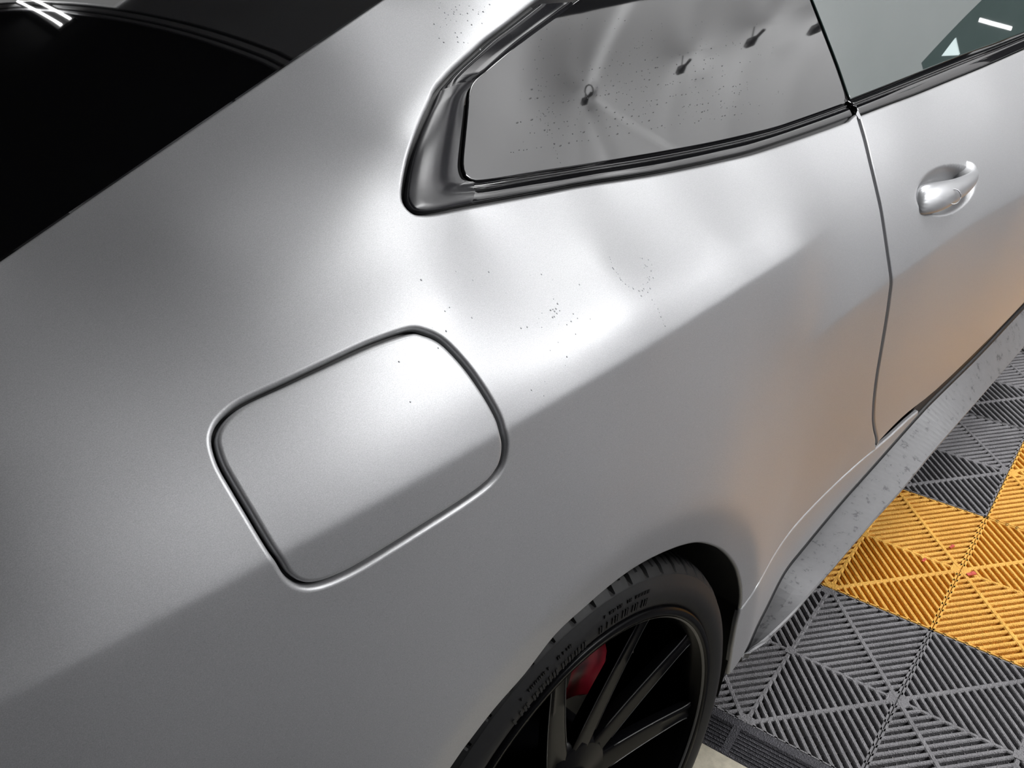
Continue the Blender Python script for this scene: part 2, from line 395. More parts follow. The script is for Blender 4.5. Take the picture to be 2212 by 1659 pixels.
DARK=spline([(1573,1461),(1590,1440),(1610,1408),(1632,1358),(1654,1314),(1692,1239),(1736,1182),(1811,1091),(1889,1003),(1983,897),(2020,858),(2111,768),(2180,694),(2212,660),(2262,608)],4)
DOORB=spline([(1897,956),(1925,926),(1960,893),(2020,845),(2111,758),(2180,688),(2212,654),(2262,602)],3)
GLB=spline([(1010,330),(1004,343),(1005,362),(1010,376),(1020,383),(1036,386),(1077,381),(1167,366),(1260,352),(1400,329),(1500,311),(1560,299),(1620,285),(1679,270),(1739,250),(1827,219)],4)
E_=np.array  # edge of rear glass in 3D comes from the surface at these domain points
qFlap=cast(FLAP);qFlapHole=cast(offs(FLAP,-8.5) if area2(offs(FLAP,-8.5))**2>area2(FLAP)**2 else offs(FLAP,8.5))
qArch=cast(ARCH)
# continue the arch behind the frame along a circle
aend=S(qArch[-1:])[0];cxr,czr=-.012,.335;r0=math.hypot(aend[0]-cxr,aend[2]-czr);a0=math.atan2(aend[2]-czr,aend[0]-cxr)
angs=np.linspace(a0,math.radians(200),26)[1:]
qArch2=xz(cxr+r0*np.cos(angs),czr+r0*np.sin(angs))
qSill=cast(SILLJ);qGap=cast(DOORG)
qGapL=cast(offs(DOORG,-2.0,False));qGapR=cast(offs(DOORG,2.0,False))
if qGapL[5,0]>qGapR[5,0]: qGapL,qGapR=qGapR,qGapL
qWin=cast(WIN_OUT)
# rear-glass edge of the pillar
RGL=spline([(0,560),(200,423),(400,287),(600,150),(820,0)],4)
qRG=cast(RGL)
RGfwd=dom(np.array([[.12,-.625,1.272],[.2,-.62,1.295],[.3,-.61,1.325],[.45,-.603,1.35],[.6,-.60,1.365]]))[0]
RGback=dom(np.array([[-.75,-.725,1.06],[-.65,-.715,1.08],[-.55,-.705,1.10],[-.45,-.685,1.12]]))[0]
WFWD=dom(np.array([[.6,-.64,1.31],[.45,-.655,1.285],[.34,-.67,1.26]]))[0]
quarter=np.vstack([RGback,qRG,RGfwd,WFWD,qWin[:-1],qGapL[4:],qSill[::-1],qArch[1:],qArch2,xz([-.5,-.75],[.24,.3]),xz([-.76,-.76],[.6,.9]),])
body=panel('rear_quarter_panel',quarter,[qFlapHole],M['paint'],car)
flap=panel('fuel_flap',qFlap,[],M['paint'],car,spacing=.007,ds=.0025)
strip('flap_housing',resample(qFlapHole,.006),.012,.011,M['paint_dark'],car,True)
strip('door_seal',qGap,.012,.011,M['paint_dark'],car)
# ------------------------------------------------------------------ door
BELTD=spline([(1853,252),(1918,227),(1978,205),(2047,177),(2130,143),(2212,107),(2290,72)],4)
qBD=cast(BELTD);qDB=cast(DOORB)
xe=1.95
HC=[(2047,417)]
hl=cast([(1981,425),(2114,385),(2058,344),(2022,489),(2047,417)]);hc=hl[4]
hp=S(hl);print('handle pts',hp.round(3))
hx=(hl[1]-hl[0])/2;hc=(hl[0]+hl[1]+hl[2]+hl[3])/4
RX=abs(hl[1,0]-hl[0,0])/2;RTt=abs(hl[2,1]-hl[3,1])/2
def recess(q,h):
    u=(q[:,0]-hc[0])/RX;v=(q[:,1]-hc[1]-(q[:,0]-hc[0])*(hl[1,1]-hl[0,1])/(hl[1,0]-hl[0,0]))/RTt;r=np.sqrt(u*u+v*v)
    s=np.clip((1.0-r)/.42,0,1);s=s*s*(3-2*s)
    return -.026*s
EXTRA.append(recess)
ex=[]
for rr in np.linspace(0,1.06,30):
    for th in np.linspace(0,2*np.pi,int(8+60*rr),endpoint=False):
        x=hc[0]+RX*rr*np.cos(th);ex.append((x,hc[1]+RTt*rr*np.sin(th)+(x-hc[0])*(hl[1,1]-hl[0,1])/(hl[1,0]-hl[0,0])))
doorpoly=np.vstack([qGapR[3:-1],qDB,xz([2.3,2.3],[.25,.60]),dom(S(xz([2.3],[.88])))[0],qBD[::-1]])
door=panel('door',doorpoly,[],M['paint'],car,spacing=.014,ds=.005,extra=np.array(ex))
EXTRA.remove(recess)
# handle: a bar bridging the recess
def shell_pt(px,off=0):
    q=cast([px]);return (S(q)+NRM(q)*off)[0],NRM(q)[0]
cs=[(1984,432),(2000,430),(2018,426),(2038,418),(2058,407),(2078,396),(2096,384),(2108,375)];hh=[33,34,33,28,24,21,17,12];of=[-.006,.004,.010,.013,.013,.011,.006,-.002];th=[.010,.013,.013,.012,.011,.010,.009,.006]
secs=[]
for (px,h_,o_,t_) in zip(cs,hh,of,th):
    p,nn=shell_pt(px,o_);pt,_=shell_pt((px[0]+2,px[1]-h_),o_);hv=pt-p;hv-=nn*(hv@nn)
    secs.append([p+hv*np.cos(a)*(1 if abs(np.cos(a))<.99 else 1)+nn*t_*np.sin(a) for a in np.linspace(0,2*np.pi,20,endpoint=False)])
hb=MB();hb.sweep(secs);hobj=hb.build('handle_bar',M['handle'],door,True);hobj.modifiers.new('s','SUBSURF').levels=2;hobj.modifiers['s'].render_levels=2
p,nn=shell_pt((2028,429),.0225);vd=CAM-p;vd/=np.linalg.norm(vd);nn=nn*.75+vd*.75;nn/=np.linalg.norm(nn);a=np.cross(nn,[0,0,1]);a/=np.linalg.norm(a);b=np.cross(nn,a)
bt=MB();bt.tube([p+.012*(np.cos(u)*a+np.sin(u)*b*.95) for u in np.linspace(0,2*np.pi,28)],.0008,6)
bt.build('handle_button',M['handle'],door,True)
p,nn=shell_pt((2090,372),-.012);kl=MB();p2=p+nn*.010
kl.sweep([[p+nn*dz+R_*(np.cos(u)*a+np.sin(u)*b) for u in np.linspace(0,2*np.pi,20,endpoint=False)] for R_,dz in((.020,0),(.020,.010),(.016,.014),(.003,.015))]);kl.build('handle_pivot',M['paint'],door,True)
# ------------------------------------------------------------------ side skirt
qDK=cast(DARK)
iS=len(qSill)
skirtU=np.vstack([qSill+[0,-.0012],cast([(1925,940),(1960,907),(1990,884)]),qDK[:34][::-1]])
i2=np.argmin(np.linalg.norm(qDK-cast([(1992,884)]),axis=1))
skirtU=np.vstack([qSill-[0,.0015],cast([(1925,942),(1960,909),(1985,888)]),qDK[:i2][::-1],cast([(1582,1400),(1592,1345)])])
panel('side_sill',skirtU,[],M['paint'],car,spacing=.010,ds=.005,flange=.008)
BO=spline([(1573,1462),(1612,1407),(1650,1382),(1700,1337),(1748,1286),(1779,1250),(1873,1141),(1952,1055),(2010,985),(2111,869),(2212,751),(2262,694)],4)
DKo=offs(DARK,9,False);DKo=DKo if DKo[20,0]>DARK[20,0] else offs(DARK,-9,False)
inn=resample(cast(DKo),.01,False);Pin=S(inn)-NRM(inn)*.004
bo=resample(BO,12,False);Pout=px_z(bo,np.interp(bo[:,0],[1573,1612,1700,1952,2262],[.245,.243,.238,.235,.235]))
def match(A,n):
    L=np.r_[0,np.cumsum(np.linalg.norm(np.diff(A,axis=0),axis=1))];t=np.linspace(0,L[-1],n);return np.stack([np.interp(t,L,A[:,k]) for k in range(3)],-1)
A=match(Pin,90)
# pair by x so that the blade sections run straight outward
def byx(Aq,xs): o=np.argsort(Aq[:,0]);return np.stack([np.interp(xs,Aq[o,0],Aq[o,k]) for k in range(3)],-1)
x_tip=S(cast([(1613,1406)]))[0][0]
xs=np.linspace(max(x_tip,Pin[:,0].min(),Pout[:,0].min()),min(Pin[:,0].max(),Pout[:,0].max()),100)
A=byx(Pin,xs);B=byx(Pout,xs)
secs=[]
for a_,b_ in zip(A,B):
    w=b_-a_;ln=np.linalg.norm(w)+1e-6
    up=np.cross(w,[1,0,0]);up/=np.linalg.norm(up)+1e-9
    up=up if up[2]>0 else -up
    k=min(.0025,ln*.2)
    secs.append([a_-up*.006,a_,a_+w*.5,b_-w/ln*k+up*.0,b_-up*k,b_-up*.006])
bl=MB();bl.sweep(secs);bld=bl.build('side_skirt_blade',M['skirt'],car,False)
gf=MB();gf.tube([p+np.array([0,.007,.001]) for p in A],.0075,8);gf.build('skirt_seal',M['paint_dark'],car,True)  # black tube standing in for the shadow in the skirt gap
strip('skirt_gap',resample(qDK,.01,False),.014,.010,M['paint_dark'],car)  # black backing that gives the gap its shadow line
# under-sill wall so nothing shows below the car side
us=MB();us.sweep([[p+np.array([0,.01,-.004]),p+np.array([0,.04,-.09]),p+np.array([0,.30,-.09]),p+np.array([0,.30,-.0])] for p in A]);us.build('underbody',M['liner'],car)
# ------------------------------------------------------------------ quarter window trim + glass
WO=offs(WIN_OUT,9,False)
if inside(WO[60:61],WIN_OUT)[0]==False: WO=offs(WIN_OUT,-9,False)
glass_in=spline([(1254,0),(1171,60),(1117,101),(1063,146),(1030,174),(1018,199),(1013,250),(1009,290),(1004,343),(1005,364),(1012,380),(1025,385),(1036,386),(1077,381),(1167,366),(1260,352),(1400,329),(1500,311),(1560,299),(1620,285),(1679,270),(1739,250),(1827,219)],4)
def keyed(P,keys,n):
    """resample px polyline so that key indices line up"""
    out=[];idx=[np.argmin(np.linalg.norm(P-np.array(k),axis=1)) for k in keys]
    for a,b,m_ in zip(idx[:-1],idx[1:],n): out.append(resample(P[a:b+1],1e9 if 0 else max(1e-3,np.linalg.norm(np.diff(P[a:b+1],axis=0),axis=1).sum()/m_),False)[:m_])
    out.append(P[idx[-1]:idx[-1]+1]);return np.vstack(out)
ko=[(1159,0),(960,168),(914,252),(872,400),(895,459),(1023,446),(1846,257)]
ki=[(1254,0),(1060,148),(1018,199),(1004,345),(1008,372),(1036,386),(1827,219)]
nn_=[24,14,16,10,12,70]
O=keyed(WO,ko,nn_);I=keyed(glass_in,ki,nn_)
_d=(I-O)/(np.linalg.norm(I-O,axis=1)[:,None]+1e-9);_w=np.zeros(len(O));_w[30:64]=4.0;_w=np.convolve(_w,np.ones(7)/7,'same');O=O+_d*_w[:,None]
# cross profile: (u from outer to inner, depth)
prB=[(0,.0075),(0,.0035),(.02,.0016),(.06,.0010),(.30,.0008),(.52,.0010),(.56,.0018),(.60,.0036),(.64,.0040),(.68,.0022),(.73,.0014),(.78,.0024),(.82,.0050),(.90,.0058),(1.0,.0072)]
prL=[(0,.0075),(0,.0030),(.012,.0014),(.03,.0009),(.20,.0007),(.42,.0009),(.54,.0016),(.62,.0030),(.70,.0052),(.76,.0070),(.82,.0084),(.87,.0090),(.92,.0092),(.96,.0092),(1.0,.0092)]
prT=[(0,.0075),(0,.0040),(.04,.0022),(.09,.0016),(.14,.0012),(.20,.0020),(.26,.0022),(.55,.0024),(.72,.0026),(.78,.0022),(.83,.0026),(.88,.0050),(.92,.0062),(.96,.0068),(1.0,.0078)]
tot=len(O);wl=np.zeros(tot);c_=np.cumsum([0]+nn_)
tpar=np.arange(tot)
wL=np.clip(np.minimum((tpar-c_[1])/10.,(c_[5]-tpar+6)/9.),0,1);wB=np.clip((tpar-c_[5]+6)/9.,0,1)*(1-0);wT=np.clip(1-wL-wB,0,1);ss_=wL+wB+wT;wL/=ss_;wB/=ss_;wT/=ss_
Vt=[]
for j in range(len(prB)):
    u=prB[j][0]*wB+prL[j][0]*wL+prT[j][0]*wT;dp=prB[j][1]*wB+prL[j][1]*wL+prT[j][1]*wT
    q=cast(O*(1-u)[:,None]+I*u[:,None]);Vt.append(S(q)-NRM(q)*dp[:,None])
Vt=np.array(Vt);nj=len(prB);Ft=[(j*tot+k,j*tot+k+1,(j+1)*tot+k+1,(j+1)*tot+k) for j in range(nj-1) for k in range(tot-1)]
qin=cast(I)
def fixwind(o):
    bm=bmesh.new();bm.from_mesh(o.data);bmesh.ops.recalc_face_normals(bm,faces=bm.faces);bm.to_mesh(o.data);bm.free()
# quarter glass: extend a bit under the trim
BP=spline([(1823,222),(1820,200),(1799,138),(1767,55),(1746,0),(1732,-40)],4)
GI=np.vstack([glass_in,BP,[[1600,-120],[1390,-90]]])
GIo=offs(GI,4);GIo=GIo if abs(area2(GIo))>abs(area2(GI)) else offs(GI,-4)
qG=cast(np.vstack([GIo]))
GPROF=[(0,.0015,70),(.0006,.0003,30),(.0014,0,0)]
def quadfit(px,sink,extra=None):
    q=cast(px);h=HH(q)-sink
    if extra is not None: q=np.vstack([q,extra[0]]);h=np.r_[h,extra[1]]
    A=lambda q:np.stack([np.ones(len(q)),q[:,0],q[:,1],q[:,0]**2,q[:,0]*q[:,1],q[:,1]**2],-1)
    w=np.linalg.lstsq(A(q),h,rcond=None)[0];print('quad fit err',np.abs(A(q)@w-h).max());return lambda q:A(np.atleast_2d(q))@w
HH0=HH
gfit=quadfit(np.vstack([glass_in,BP,[[1600,-60],[1390,-50],[1740,-30]]]),.0085)
qGmain=qG;glass_in_poly=offs(GI,4) if abs(area2(offs(GI,4)))<abs(area2(GI)) else offs(GI,-4)
HH=gfit
qG=cast(np.vstack([GIo]))
qwin=panel('quarter_window',qG,[],M['glass'],car,spacing=.02,ds=.006,prof=GPROF,flange=.004)
HH=HH0
def subtrim(name,i0,i1,m):
    A=Vt[:,i0:i1+1];w_=A.shape[1];o=obj(name,A.reshape(-1,3),[(j*w_+k,j*w_+k+1,(j+1)*w_+k+1,(j+1)*w_+k) for j in range(nj-1) for k in range(w_-1)],m,qwin);fixwind(o);return o
subtrim('upper_trim',0,c_[1]+4,M['gloss2']);subtrim('corner_fin',c_[1]+4,c_[5],M['fin']);subtrim('belt_trim',c_[5],tot-1,M['gloss'])
strip('window_seal',qWin,.010,.010,M['paint_dark'],qwin)
# door glass + belt strip
DT_lo=spline([(1857,247),(1918,224),(1978,202),(2047,174),(2130,140),(2212,104),(2290,69)],4)
DT_hi=spline([(1838,214),(1897,191),(1960,166),(2015,144),(2094,113),(2150,93),(2212,69),(2290,36)],4)
ko=[(1857,247),(1978,202),(2212,104),(2290,69)];ki=[(1838,214),(1960,166),(2212,69),(2290,36)]
O=keyed(DT_lo,ko,[24,40,12]);I=keyed(DT_hi,ki,[24,40,12]);tot=len(O);Vt=[]
for u,dp in prB:
    q=cast(O*(1-u)+I*u);Vt.append(S(q)-NRM(q)*dp)
Vt=np.array(Vt);Ft=[(j*tot+k,j*tot+k+1,(j+1)*tot+k+1,(j+1)*tot+k) for j in range(nj-1) for k in range(tot-1)]
# return face at the rear end of the strip
e0=[Vt[j][0] for j in range(nj)];e1=[p+np.array([.002,0,0])-NRM(dom([p])[0])[0]*.010 for p in e0]
Vt=Vt.reshape(-1,3);b0=len(Vt);Vt=np.vstack([Vt,e1]);Ft+=[(j*tot,(j+1)*tot,b0+j+1,b0+j) for j in range(nj-1)]
bs=obj('belt_strip',Vt,Ft,M['gloss'],door);fixwind(bs)
DG=np.vstack([offs(DT_hi,0,False),[[2330,-60],[2100,-90],[1900,-70],[1753,-40]],spline([(1748,-20),(1756,0),(1778,55),(1810,138),(1832,202)],4)])
dfit=quadfit(DG,.0080);HH=dfit
dgl=panel('door_window',cast(DG),[],M['door_glass'],door,spacing=.03,ds=.008,prof=GPROF,flange=.004)
HH=HH0
strip('pillar_seal',cast(spline([(1738,-40),(1752,0),(1774,53),(1806,137),(1829,203),(1845,225),(1852,243)],4)),.012,.0115,M['paint_dark'],car)
# ------------------------------------------------------------------ rear glass, roof, far side
Eg=np.vstack([S(RGback),S(qRG)[::3],S(RGfwd)]);Eg=Eg[np.argsort(Eg[:,0])]
def Eat(x): return np.array([np.interp(x,Eg[:,0],Eg[:,1]),np.interp(x,Eg[:,0],Eg[:,2])])
def cross(x,v,inset=.002,drop=.001,crown=.055):
    y,z=Eat(x);y=y+inset;return (x,y*v,z-drop+crown*(1-v*v))
def loft(name,x0,x1,m,crown=.055,nx=40,ny=40,drop=.001):
    V=[cross(x,v,.002,drop,crown) for x in np.linspace(x0,x1,nx) for v in np.linspace(1,-1,ny)]
    F=[(i*ny+j,i*ny+j+1,(i+1)*ny+j+1,(i+1)*ny+j) for i in range(nx-1) for j in range(ny-1)]
    o=obj(name,V,F,m,car);fixwind(o);return o
loft('rear_window',-.50,.42,M['rear_glass'],nx=60,ny=60)
loft('boot_lid',-.76,-.503,M['paint'])
loft('roof',.423,.60,M['paint'])
roof2=MB()
secs=[]
for x in np.linspace(.60,2.2,20):
    zz=1.365+.02*math.sin((x-.6)*1.6)-.0*x-max(0,x-1.5)**2*.35
    secs.append([(x,-.598*v,zz+.055*(1-v*v)) for v in np.linspace(1,-1,24)])
roof2.sweep(secs,closed=False,caps=False);r_=roof2.build('roof_panel',M['paint'],car,True)
# far side of the body: mirrored panel
def mirror(o,name):
    me=o.data.copy();me.transform(Matrix.Diagonal((1,-1,1,1)));me.flip_normals();c=bpy.data.objects.new(name,me);COL.objects.link(c);c.parent=car;return c
mirror(body,'left_quarter_panel');mirror(door,'left_door')
# hood-side closure: dark cabin floor, rear bulkhead
cb=MB();cb.box((.75,0,.60),(1.4,.70,.05));cb.box((-.70,0,.65),(.05,.78,.30));cb.build('cabin_floor',M['interior'],car)
# ------------------------------------------------------------------ wheel
WC=np.array([0,-.915,.335])
def lathe(prof,n,name,m,parent,a0=0,a1=2*np.pi,smooth=True):
    full=abs(a1-a0-2*np.pi)<1e-6;A=np.linspace(a0,a1,n,endpoint=not full);k=len(prof)
    V=[(WC[0]+r*np.cos(a),y,WC[2]+r*np.sin(a)) for a in A for r,y in prof];F=[]
    for i in range(n if full else n-1):
        j=(i+1)%n
        for p in range(k-1):F.append((i*k+p,i*k+p+1,j*k+p+1,j*k+p))
    o=obj(name,V,F,m,parent,smooth);fixwind(o);return o
tp=[(.262,-.870),(.270,-.895),(.278,-.909),(.286,-.914),(.298,-.917),(.311,-.915),(.320,-.909),(.3215,-.9085),(.3225,-.9065),(.330,-.899),(.335,-.889),(.338,-.875),(.3385,-.86),(.3385,-.70),(.335,-.67),(.32,-.65),(.26,-.66)]
# tread sipes: cut the shoulder profile at intervals
n=720;V=[];F=[];k=len(tp)
for i in range(n):
    a=2*np.pi*i/n;ph=i%12;cut=(ph in(0,1)) ;cut2=(ph==6)
    for j,(r,y) in enumerate(tp):
        rr=r
        if 9<=j<=13 and cut: rr-=.006
        if 10<=j<=13 and cut2: rr-=.004
        V.append((WC[0]+rr*np.cos(a),y,WC[2]+rr*np.sin(a)))
for i in range(n):
    j=(i+1)%n
    for p in range(k-1):F.append((i*k+p,i*k+p+1,j*k+p+1,j*k+p))
tire=obj('tire',V,F,M['rubber'],car,True);fixwind(tire);tire.data.set_sharp_from_angle(angle=.6)
# raised letter blocks on the sidewall
LET=[]
lt=MB()
def glyphs(r,ac,txtw,cw,ch):
    lt_=MB()
    for i in range(txtw):
        a=math.radians(ac)-i*cw*1.35/r
        if random.random()<.12:continue
        for s_ in range(random.choice((1,2,2))):
            aa=a+(s_-.5)*cw*.55/r;e=np.array([np.cos(aa),0,np.sin(aa)]);t_=np.array([-np.sin(aa),0,np.cos(aa)])
            p=WC+e*r;yy=-.9180 if r<.305 else -.9165;p[1]=yy+.0006
            lt_.box(p,(1,1,1),np.stack([t_*cw*.16,e*ch*.5*random.uniform(.8,1),np.array([0,.0006,0])],1))
    lt_.build('sidewall_lettering',M['rubber'],tire)
glyphs(.296,112,3,.008,.010);glyphs(.296,105,4,.008,.010);glyphs(.296,96,4,.008,.010);glyphs(.298,84,10,.007,.011);glyphs(.311,108,14,.0045,.005);glyphs(.311,84,16,.0045,.005)

rp=[(.277,-.903),(.2805,-.910),(.2795,-.915),(.276,-.9165),(.269,-.915),(.2655,-.912),(.262,-.907),(.259,-.903),(.257,-.896),(.253,-.886),(.250,-.875),(.246,-.86),(.243,-.82),(.240,-.78),(.236,-.74),(.238,-.66)]
rim=lathe(rp,180,'wheel_rim',M['rim'],car)
lathe([(.2668,-.9142),(.2652,-.9132),(.2640,-.9115)],180,'rim_edge',M['rimedge'],rim)
lathe([(.001,-.905),(.026,-.905),(.031,-.902),(.034,-.892),(.044,-.886),(.074,-.886),(.082,-.882),(.088,-.870),(.090,-.80)],60,'hub',M['rim'],rim)
def Pw(r,a,y): return np.array([WC[0]+r*np.cos(a),y,WC[2]+r*np.sin(a)])
for kx in range(10):
    th0=math.radians(-13+36*kx);sw=math.radians(5);secs=[];N_=16
    for i in range(N_+1):
        u=i/N_;r=.070+(.262-.070)*u;a=th0+sw*(1-u)**1.25
        da=sw*1.25*(1-u)**.25*(-1)/(.262-.070);e=np.array([np.cos(a),0,np.sin(a)]);t=np.array([-np.sin(a),0,np.cos(a)])
        tv=e+t*r*da;tv/=np.linalg.norm(tv);sd=np.cross(tv,[0,1,0]);sd/=np.linalg.norm(sd)
        w=.0205-.0085*u+.004*max(0,(u-.88)/.12)**2;y=-.886-.018*u;dpt=.020-.006*u;p=Pw(r,a,y)
        Y=np.array([0,1,0])
        secs.append([p+sd*w*.62-Y*0,p+sd*w*.95+Y*.0022,p+sd*w*1.02+Y*.006,p+sd*w*.8+Y*dpt,p-sd*w*.8+Y*dpt,p-sd*w*1.02+Y*.006,p-sd*w*.95+Y*.0022,p-sd*w*.62,p+Y*.0028])
    s_=MB();s_.sweep(secs);o=s_.build('spoke',M['rim'],rim,True);o.data.set_sharp_from_angle(angle=.7)
    for kk,ri in ((1,.0009),(6,.0007)):
        ed_=MB();ed_.tube([s2[kk]+np.array([0,-.0003,0]) for s2 in secs[2:]],ri,6);ed_.build('spoke_edge',M['rimedge'],o,True)  # thin grey tubes imitate the highlights along the spoke edges
v_=MB();v_.tube([Pw(.238,.87,-.860),Pw(.225,.87,-.872),Pw(.208,.87,-.880)],[.0045,.0045,.0035]);v_.tube([Pw(.212,.87,-.878),Pw(.200,.87,-.884)],.0052);v_.build('valve_stem',M['disc'],rim,True)
lathe([(.05,-.80),(.19,-.80),(.19,-.772),(.05,-.772)],90,'brake_disc',M['disc'],car,smooth=False)
lathe([(.112,-.81),(.114,-.840),(.122,-.850),(.165,-.852),(.182,-.846),(.200,-.83),(.204,-.80),(.204,-.72),(.112,-.72),(.112,-.81)],24,'brake_caliper',M['red'],car,math.radians(44),math.radians(71))
# wheel housing
hp_=[(.425,-.86),(.43,-.85),(.425,-.60),(.40,-.52),(.05,-.52)]
lathe(hp_,90,'wheel_housing',M['liner'],car,math.radians(-25),math.radians(205))
# arch return: dark ring from lip into the well
Pl=S(np.vstack([qArch,qArch2]));fr=cast([(1599,1318),(1590,1370),(1578,1430),(1566,1475),(1556,1510)])
Pl=np.vstack([S(fr)[::-1],Pl]);n=len(Pl)
Vw=np.vstack([Pl+[0,.0045,0],Pl+[0,.10,0]]);o=obj('arch_liner',Vw,[(i,i+1,n+i+1,n+i) for i in range(n-1)],M['liner'],car)
# ------------------------------------------------------------------ floor
def struct(o): o['kind']='structure';return o
flb=MB();flb.box((1,0,-.05),(7.2,6.0,.05));struct(flb.build('floor',M['darkfloor']))
ap=MB();ap.box((0,0,.0002),(.30,1.05,.0004));apo=ap.build('floor_apron',M['concrete']);apo.location=(.16,-.22,.0002);apo.rotation_euler=(0,0,.11552);struct(apo)
PSI=0.11552;TX,TY=1.29224,-0.98814;pc,ps=math.cos(PSI),math.sin(PSI);TZ=.018
def tw(a,b,z=0): return np.array([TX-a*pc+b*ps,TY-a*ps-b*pc,z])
def tile_mesh():
    m=MB();q2=math.sqrt(.5)
    def bar(p,q,w,zt,zb=.001,rnd=True):
        p=np.array(p,float);q=np.array(q,float);d=q-p;L=np.linalg.norm(d)
        if L<.004:return
        d/=L;n=np.array([-d[1],d[0]])
        sec=[(-w/2,zb),(-w/2,zt-.0022),(-w*.28,zt-.0003),(w*.28,zt-.0003),(w/2,zt-.0022),(w/2,zb)]
        m.sweep([[(*(c+n*o),z) for o,z in sec] for c in (p,q)])
    h=.1995
    for a,b in (((-h,-h),(h,-h)),((h,-h),(h,h)),((h,h),(-h,h)),((-h,h),(-h,-h))):
        a=np.array(a);b=np.array(b);mid=(a+b)/2;n=-mid/np.linalg.norm(mid);bar(a+n*.0024,b+n*.0024,.0046,TZ)
    bar((-h,0),(h,0),.0085,TZ-.0004);bar((0,-h),(0,h),.0085,TZ-.0004)
    for sx in(-1,1):
        for sy in(-1,1):
            c=np.array([sx*.1,sy*.1]);e1=np.array([sx,sy])*q2;e2=np.array([-sy,sx])*q2;D=.1414
            for k in range(-9,10):
                o=k*.01414;s=D-abs(o)-.001
                bar(c+e2*o-e1*s,c+e2*o+e1*s,.0078,TZ)
            bar(c-e2*(D-.004),c+e2*(D-.004),.0095,TZ+.0004)
            # lower cross supports
            for k in range(-6,7):
                if k==0:continue
                o=k*.0202;s=D-abs(o)-.002
                bar(c+e1*o-e2*s,c+e1*o+e2*s,.0026,TZ-.008,.004)
            for k in range(-4,5):
                o=k*.0283+.014
                a=c+e1*(o-.02)-e2*.02
            for k in range(-8,9):
                o=k*.0145;v=np.array([sx,0.]);s=.098
                x0=c[0]+o
                if abs(o)<.098 and k%2: bar((x0,c[1]-s),(x0,c[1]+s),.0020,TZ-.011,.003)
    for x,y in((h-.010,0),(-h+.010,0),(0,h-.010),(0,-h+.010)):
        m.box((x,y,TZ/2),(.007 if y==0 else .011,.011 if y==0 else .007,TZ/2-.0002))
    m.box((0,0,TZ/2),(.009,.009,TZ/2+.0003))
    return m
tg=tile_mesh().build('ribbed_tile',M['tile_grey']);ty=tg.copy();ty.data=tg.data.copy();ty.data.materials.clear();ty.data.materials.append(M['tile_yellow']);COL.objects.link(ty)
LAB={(0,-1):'yellow ribbed tile beside the skirt, holding the two smaller red scraps',(0,0):'yellow ribbed tile at the right edge, holding the biggest red scrap',
(1,-1):'grey ribbed tile between the rear tire, the black edging and the yellow tile',(1,0):'grey ribbed tile at the bottom right corner, below the yellow tiles',
(-1,-1):'grey ribbed tile under the skirt, between two yellow tiles',(-1,0):'yellow ribbed tile forward of the right-hand yellow tile, mostly out of view',
(-2,-1):'grey ribbed tile farthest forward along the side skirt, top right'}
first={'g':True,'y':True}
for i in range(-7,2):
    for j in range(-3,4):
        if i==-6 and j>=2: continue
        yel=(i==0 and j<=0) or (j==0 and i<=0)
        k='y' if yel else 'g';src=ty if yel else tg
        o=src if first[k] else src.copy()
        if not first[k]: COL.objects.link(o)
        first[k]=False
        o.location=tw(i*.4+.2,j*.4+.2,.0003);o.rotation_euler=(0,0,PSI)
        nm='yellow ribbed floor tile' if yel else 'grey ribbed floor tile'
        if (i,j) in LAB: tag(o,LAB[(i,j)],'tile')
        else: tag(o,nm+(' hidden under the car' if j<-1 else ' out in the bay beside the car'),'tile')
        o['group']='%s interlocking floor tiles'%('yellow' if yel else 'grey')
        if (i,j) in LAB: pass
# edging strips (one per tile)
def edging():
    m=MB();W=.068
    def z(b): return TZ*(1-b/W)*.86+.002
    prof=[(0,.001),(0,TZ-.0002),(.004,TZ),(.012,TZ-.001)]
    def run(x0,x1,grooves):
        pr=[(0,.0005),(0,TZ),(.014,TZ-.0015)]
        b=.018
        for g in range(7):
            if grooves: pr+=[(b,z(b)),(b+.0012,z(b)-.0020),(b+.0028,z(b)-.0020),(b+.0034,z(b+.003)+.0006),(b+.0044,z(b+.004))]
            b+=.0066
        pr+=[(W-.002,z(W)),(W,.0005)]
        m.sweep([[(x,-p,q) for p,q in pr] for x in(x0,x1)])
    x=-.1995
    for a,b,g in((-.1995,-.187,0),(-.187,-.014,1),(-.014,0.0,0),(0.0,.0,1)):
        if b>a: run(a,b,g)
    run(0.0,.186,1);run(.186,.1995,0)
    return m
ed=edging().build('edging_strip',M['edge'])
for n_,j in enumerate((-1,0)):
    o=ed if n_==0 else ed.copy()
    if n_: COL.objects.link(o)
    a=.8;c=tw(a,j*.4+.2,.0002);o.location=c
    # local x along +b, local -y along +a
    bx=tw(0,1)-tw(0,0);o.rotation_euler=(0,0,math.atan2(bx[1],bx[0]))
    # need local -y = +a direction
    av=tw(1,0)-tw(0,0);ly=np.array([-bx[1],bx[0],0]);
    if (-ly)@av<0: o.rotation_euler=(0,0,math.atan2(-bx[1],-bx[0]))
    tag(o,'black grooved ramp edging beside the rear tire' if j==-1 else ('black grooved ramp edging below the bottom right grey tile' if j==0 else 'black grooved ramp edging along the tile floor, out of view'),'edging','grooved ramp edging strips')
